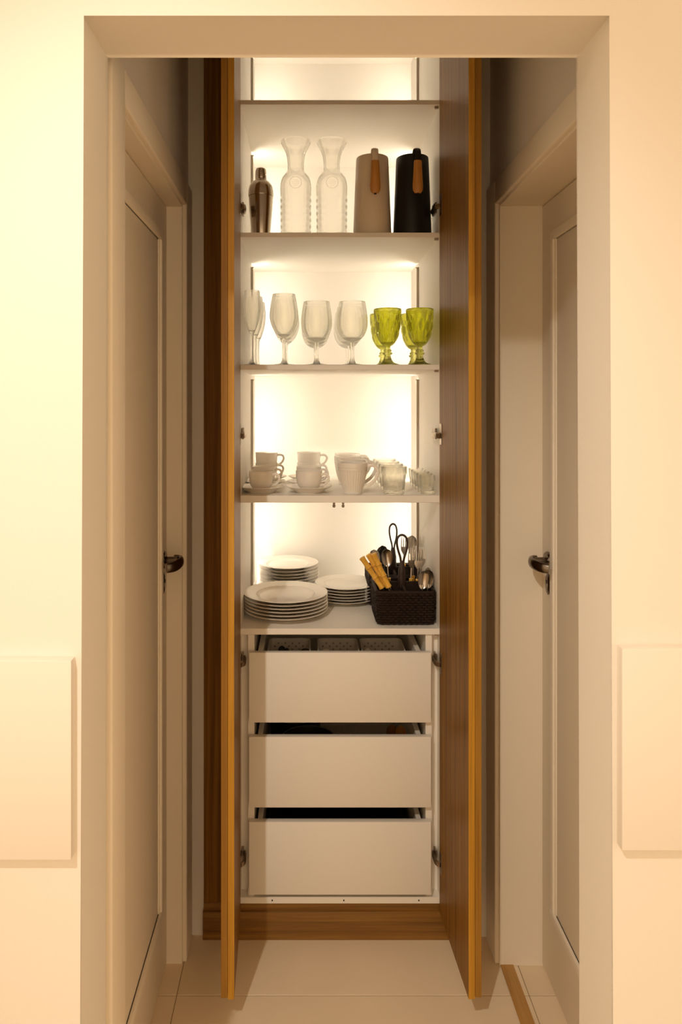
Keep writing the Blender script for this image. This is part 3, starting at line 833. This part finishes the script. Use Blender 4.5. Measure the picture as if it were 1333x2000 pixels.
# ------------------------------------------------------------------ inside the drawers
def make_tray(x0, x1, label):
    y0, y1, z0, z1 = 2.068, 2.252, .6525, .799
    cx, cy = (x0 + x1) / 2, (y0 + y1) / 2
    t = thing('plastic_tray', label, 'tray', (cx, cy, z0), group='frosted plastic trays in the top drawer')
    hx, hy, H = (x1 - x0) / 2, (y1 - y0) / 2, z1 - z0
    bm = new()
    def loop(ix, z, r): return [bm.verts.new((p[0], p[1], z)) for p in rrect(hx - ix, hy - ix, r, 5)]
    L = [loop(.006, 0, .010), loop(.002, H, .014), loop(.0042, H, .012), loop(.008, .003, .009)]
    n = len(L[0])
    for a, b in zip(L[:-1], L[1:]):
        for k in range(n): bm.faces.new((a[k], a[(k + 1) % n], b[(k + 1) % n], b[k]))
    bm.faces.new(list(reversed(L[0]))); bm.faces.new(L[-1])
    obj('body', bm, 'plastic', t)
    bm = new(); tube(bm, [(p[0], p[1], H) for p in rrect(hx - .002, hy - .002, .014, 6)], .0020, 6, closed=True, up=(0, 0, 1)); obj('rim', bm, 'china', t)
    bm = new(); r = 0; z = .010
    while z < H - .012:
        x = -hx + .018 + (.011 if r % 2 else 0)
        while x < hx - .016:
            yy = hy - .0080 + .004 * z / H
            vs = [bm.verts.new((x + .0034 * math.cos(k * PI / 4), yy - .0004, z + .0034 * math.sin(k * PI / 4))) for k in range(8)]
            vb = [bm.verts.new((x + .0034 * math.cos(k * PI / 4), yy + .0006, z + .0034 * math.sin(k * PI / 4))) for k in range(8)]
            bm.faces.new(vs); bm.faces.new(list(reversed(vb)))
            for k in range(8): bm.faces.new((vs[k], vb[k], vb[(k + 1) % 8], vs[(k + 1) % 8]))
            x += .022
        z += .0095; r += 1
    h = obj('painted_perforations', bm, 'hole_dark', t); h['kind'] = 'stuff'  # solid grey discs painted in place of open holes
    return t
make_tray(-.1190, .0115, 'frosted perforated plastic tray holding dark utensils in the top drawer')
make_tray(.0320, .1580, 'frosted perforated plastic tray in the middle of the top drawer')
make_tray(.1640, .2970, 'frosted perforated plastic tray at the drawer end under the basket')
def utensil(name, cat, label, m, p0, p1, r0, r1):
    bm = new(); a, b = Vector(p0), Vector(p1); d = b - a
    ts = [0, .06, .3, .62, .8, .9, .97, 1.0]; rs = [r0 * .6, r0, r0 * .8, r0 * .7, r1 * .95, r1, r1 * .75, r1 * .3]
    tube(bm, [a + d * q - a for q in ts], rs, 12, sx=.8, sy=1.2)
    o = tag(obj(name, bm, m), label, cat, 'utensils in the drawer trays'); o.location = a; return o
utensil('corkscrew', 'utensil', 'black rounded utensil handle rising in the first tray', 'black', (-.062, 2.150, .660), (-.078, 2.178, .801), .006, .010)
utensil('bottle_opener', 'utensil', 'thin black utensil standing beside the rounded handle', 'black', (-.045, 2.160, .660), (-.062, 2.182, .794), .005, .006)
utensil('peeler', 'utensil', 'dull metal rounded utensil near the tray corner', 'nickel', (-.015, 2.150, .660), (-.004, 2.176, .794), .006, .015)
utensil('tongs', 'utensil', 'cream rounded utensil end in the middle tray', 'china', (.070, 2.150, .660), (.056, 2.176, .794), .006, .012)
utensil('scoop', 'utensil', 'white pointed utensil end in the end tray', 'china', (.200, 2.150, .660), (.184, 2.176, .796), .005, .009)

def make_pot(loc, R, H, label):
    t = thing('cooking_pot', label, 'pot', loc, group='dark pots in the middle drawer')
    bm = new(); lathe(bm, [(0, 0), (R * .86, 0), (R * .9, .003), (R * .985, H - .004), (R, H), (R * .975, H), (R * .95, H - .004), (R * .87, .006), (0, .004)], 48); obj('body', bm, 'pot', t)
    bm = new(); tube(bm, [(R * .99 * math.cos(2 * PI * k / 48), R * .99 * math.sin(2 * PI * k / 48), H) for k in range(48)], .0016, 6, closed=True, up=(0, 0, 1)); obj('rim', bm, 'pot_rim', t)
    bm = new(); box(bm, R * .97, R + .012, -.022, .022, H - .022, H - .016, .002, 2); obj('lug', bm, 'pot', t)
    return t
make_pot((.004, 2.158, .4095), .082, .120, 'dark non-stick pot with pale rim, nearer the drawer front')
make_pot((-.038, 2.336, .4095), .085, .122, 'dark pot with pale rim behind the other pot').rotation_euler = (0, 0, .6)
def wooden_server(loc, top, label, m):
    t = thing('wooden_server', label, 'utensil', group='wooden servers in the middle drawer')
    bm = new(); tube(bm, [(0, 0, 0), (0, 0, .05), (0, 0, .09)], [.006, .006, .009], 10); obj('handle', bm, m, t)
    bm = new(); spoon_head(bm, .082, .065, .021, .008); obj('bowl', bm, m, t)
    aim(t, loc, top, .5); return t
wooden_server((.268, 2.150, .412), (.262, 2.20, .54), 'dark wooden server leaning in the middle drawer', 'wood_small')
wooden_server((.292, 2.145, .412), (.288, 2.19, .54), 'orange wooden server leaning in the middle drawer', 'grip')
t = thing('woven_tray', 'dark woven tray lying in the bottom drawer', 'tray', (.094, 2.285, .1600))
bm = new()
for r in range(9):
    pts = [(p.x, p.y, .008 + r * .0135) for p in resample(rrect(.205 - .002 * abs(r - 4), .205, .03), .012)]
    n = len(pts) // 2 * 2
    pts = [(x * (1 + .006 * math.cos(PI * i + PI * r)), y * (1 + .006 * math.cos(PI * i + PI * r)), z) for i, (x, y, z) in enumerate(pts[:n])]
    tube(bm, pts, .0068, 6, closed=True, up=(0, 0, 1))
o = obj('woven_wall', bm, 'wicker', t); o['kind'] = 'stuff'
bm = new(); box(bm, -.195, .195, -.195, .195, .001, .012, .004, 2); obj('base', bm, 'wicker', t)

# ------------------------------------------------------------------ ceiling downlights of the front room
def downlight(pos, watts, label, rad, aim_at, cone):
    t = thing('ceiling_downlight_offscreen', label, 'lamp', (pos[0], pos[1], CEIL))
    bm = new(); lathe(bm, [(.044, -.001), (.058, -.001), (.060, -.004), (.056, -.008), (.046, -.006), (.044, -.001)], 32); obj('trim_ring', bm, 'china', t)
    bm = new(); lathe(bm, [(0, -.002), (.044, -.002), (.044, -.0035), (0, -.0035)], 24); obj('lens_offscreen', bm, 'lamp_disc', t)
    l = bpy.data.lights.new('ceiling_lamp_offscreen', 'SPOT'); l.energy = watts; l.color = LAMP_COL
    l.spot_size = math.radians(cone); l.spot_blend = 1.0; l.shadow_soft_size = rad
    lo = bpy.data.objects.new('ceiling_lamp_offscreen', l); COL.objects.link(lo); lo.parent = t; lo.location = (0, 0, -.035)
    d = Vector(aim_at) - Vector((pos[0], pos[1], CEIL - .035))
    lo.rotation_mode = 'QUATERNION'; lo.rotation_quaternion = d.to_track_quat('-Z', 'Y')
downlight(MAIN_POS, MAIN_W, 'round ceiling spotlight aimed into the opening', .032, MAIN_AIM, 54)
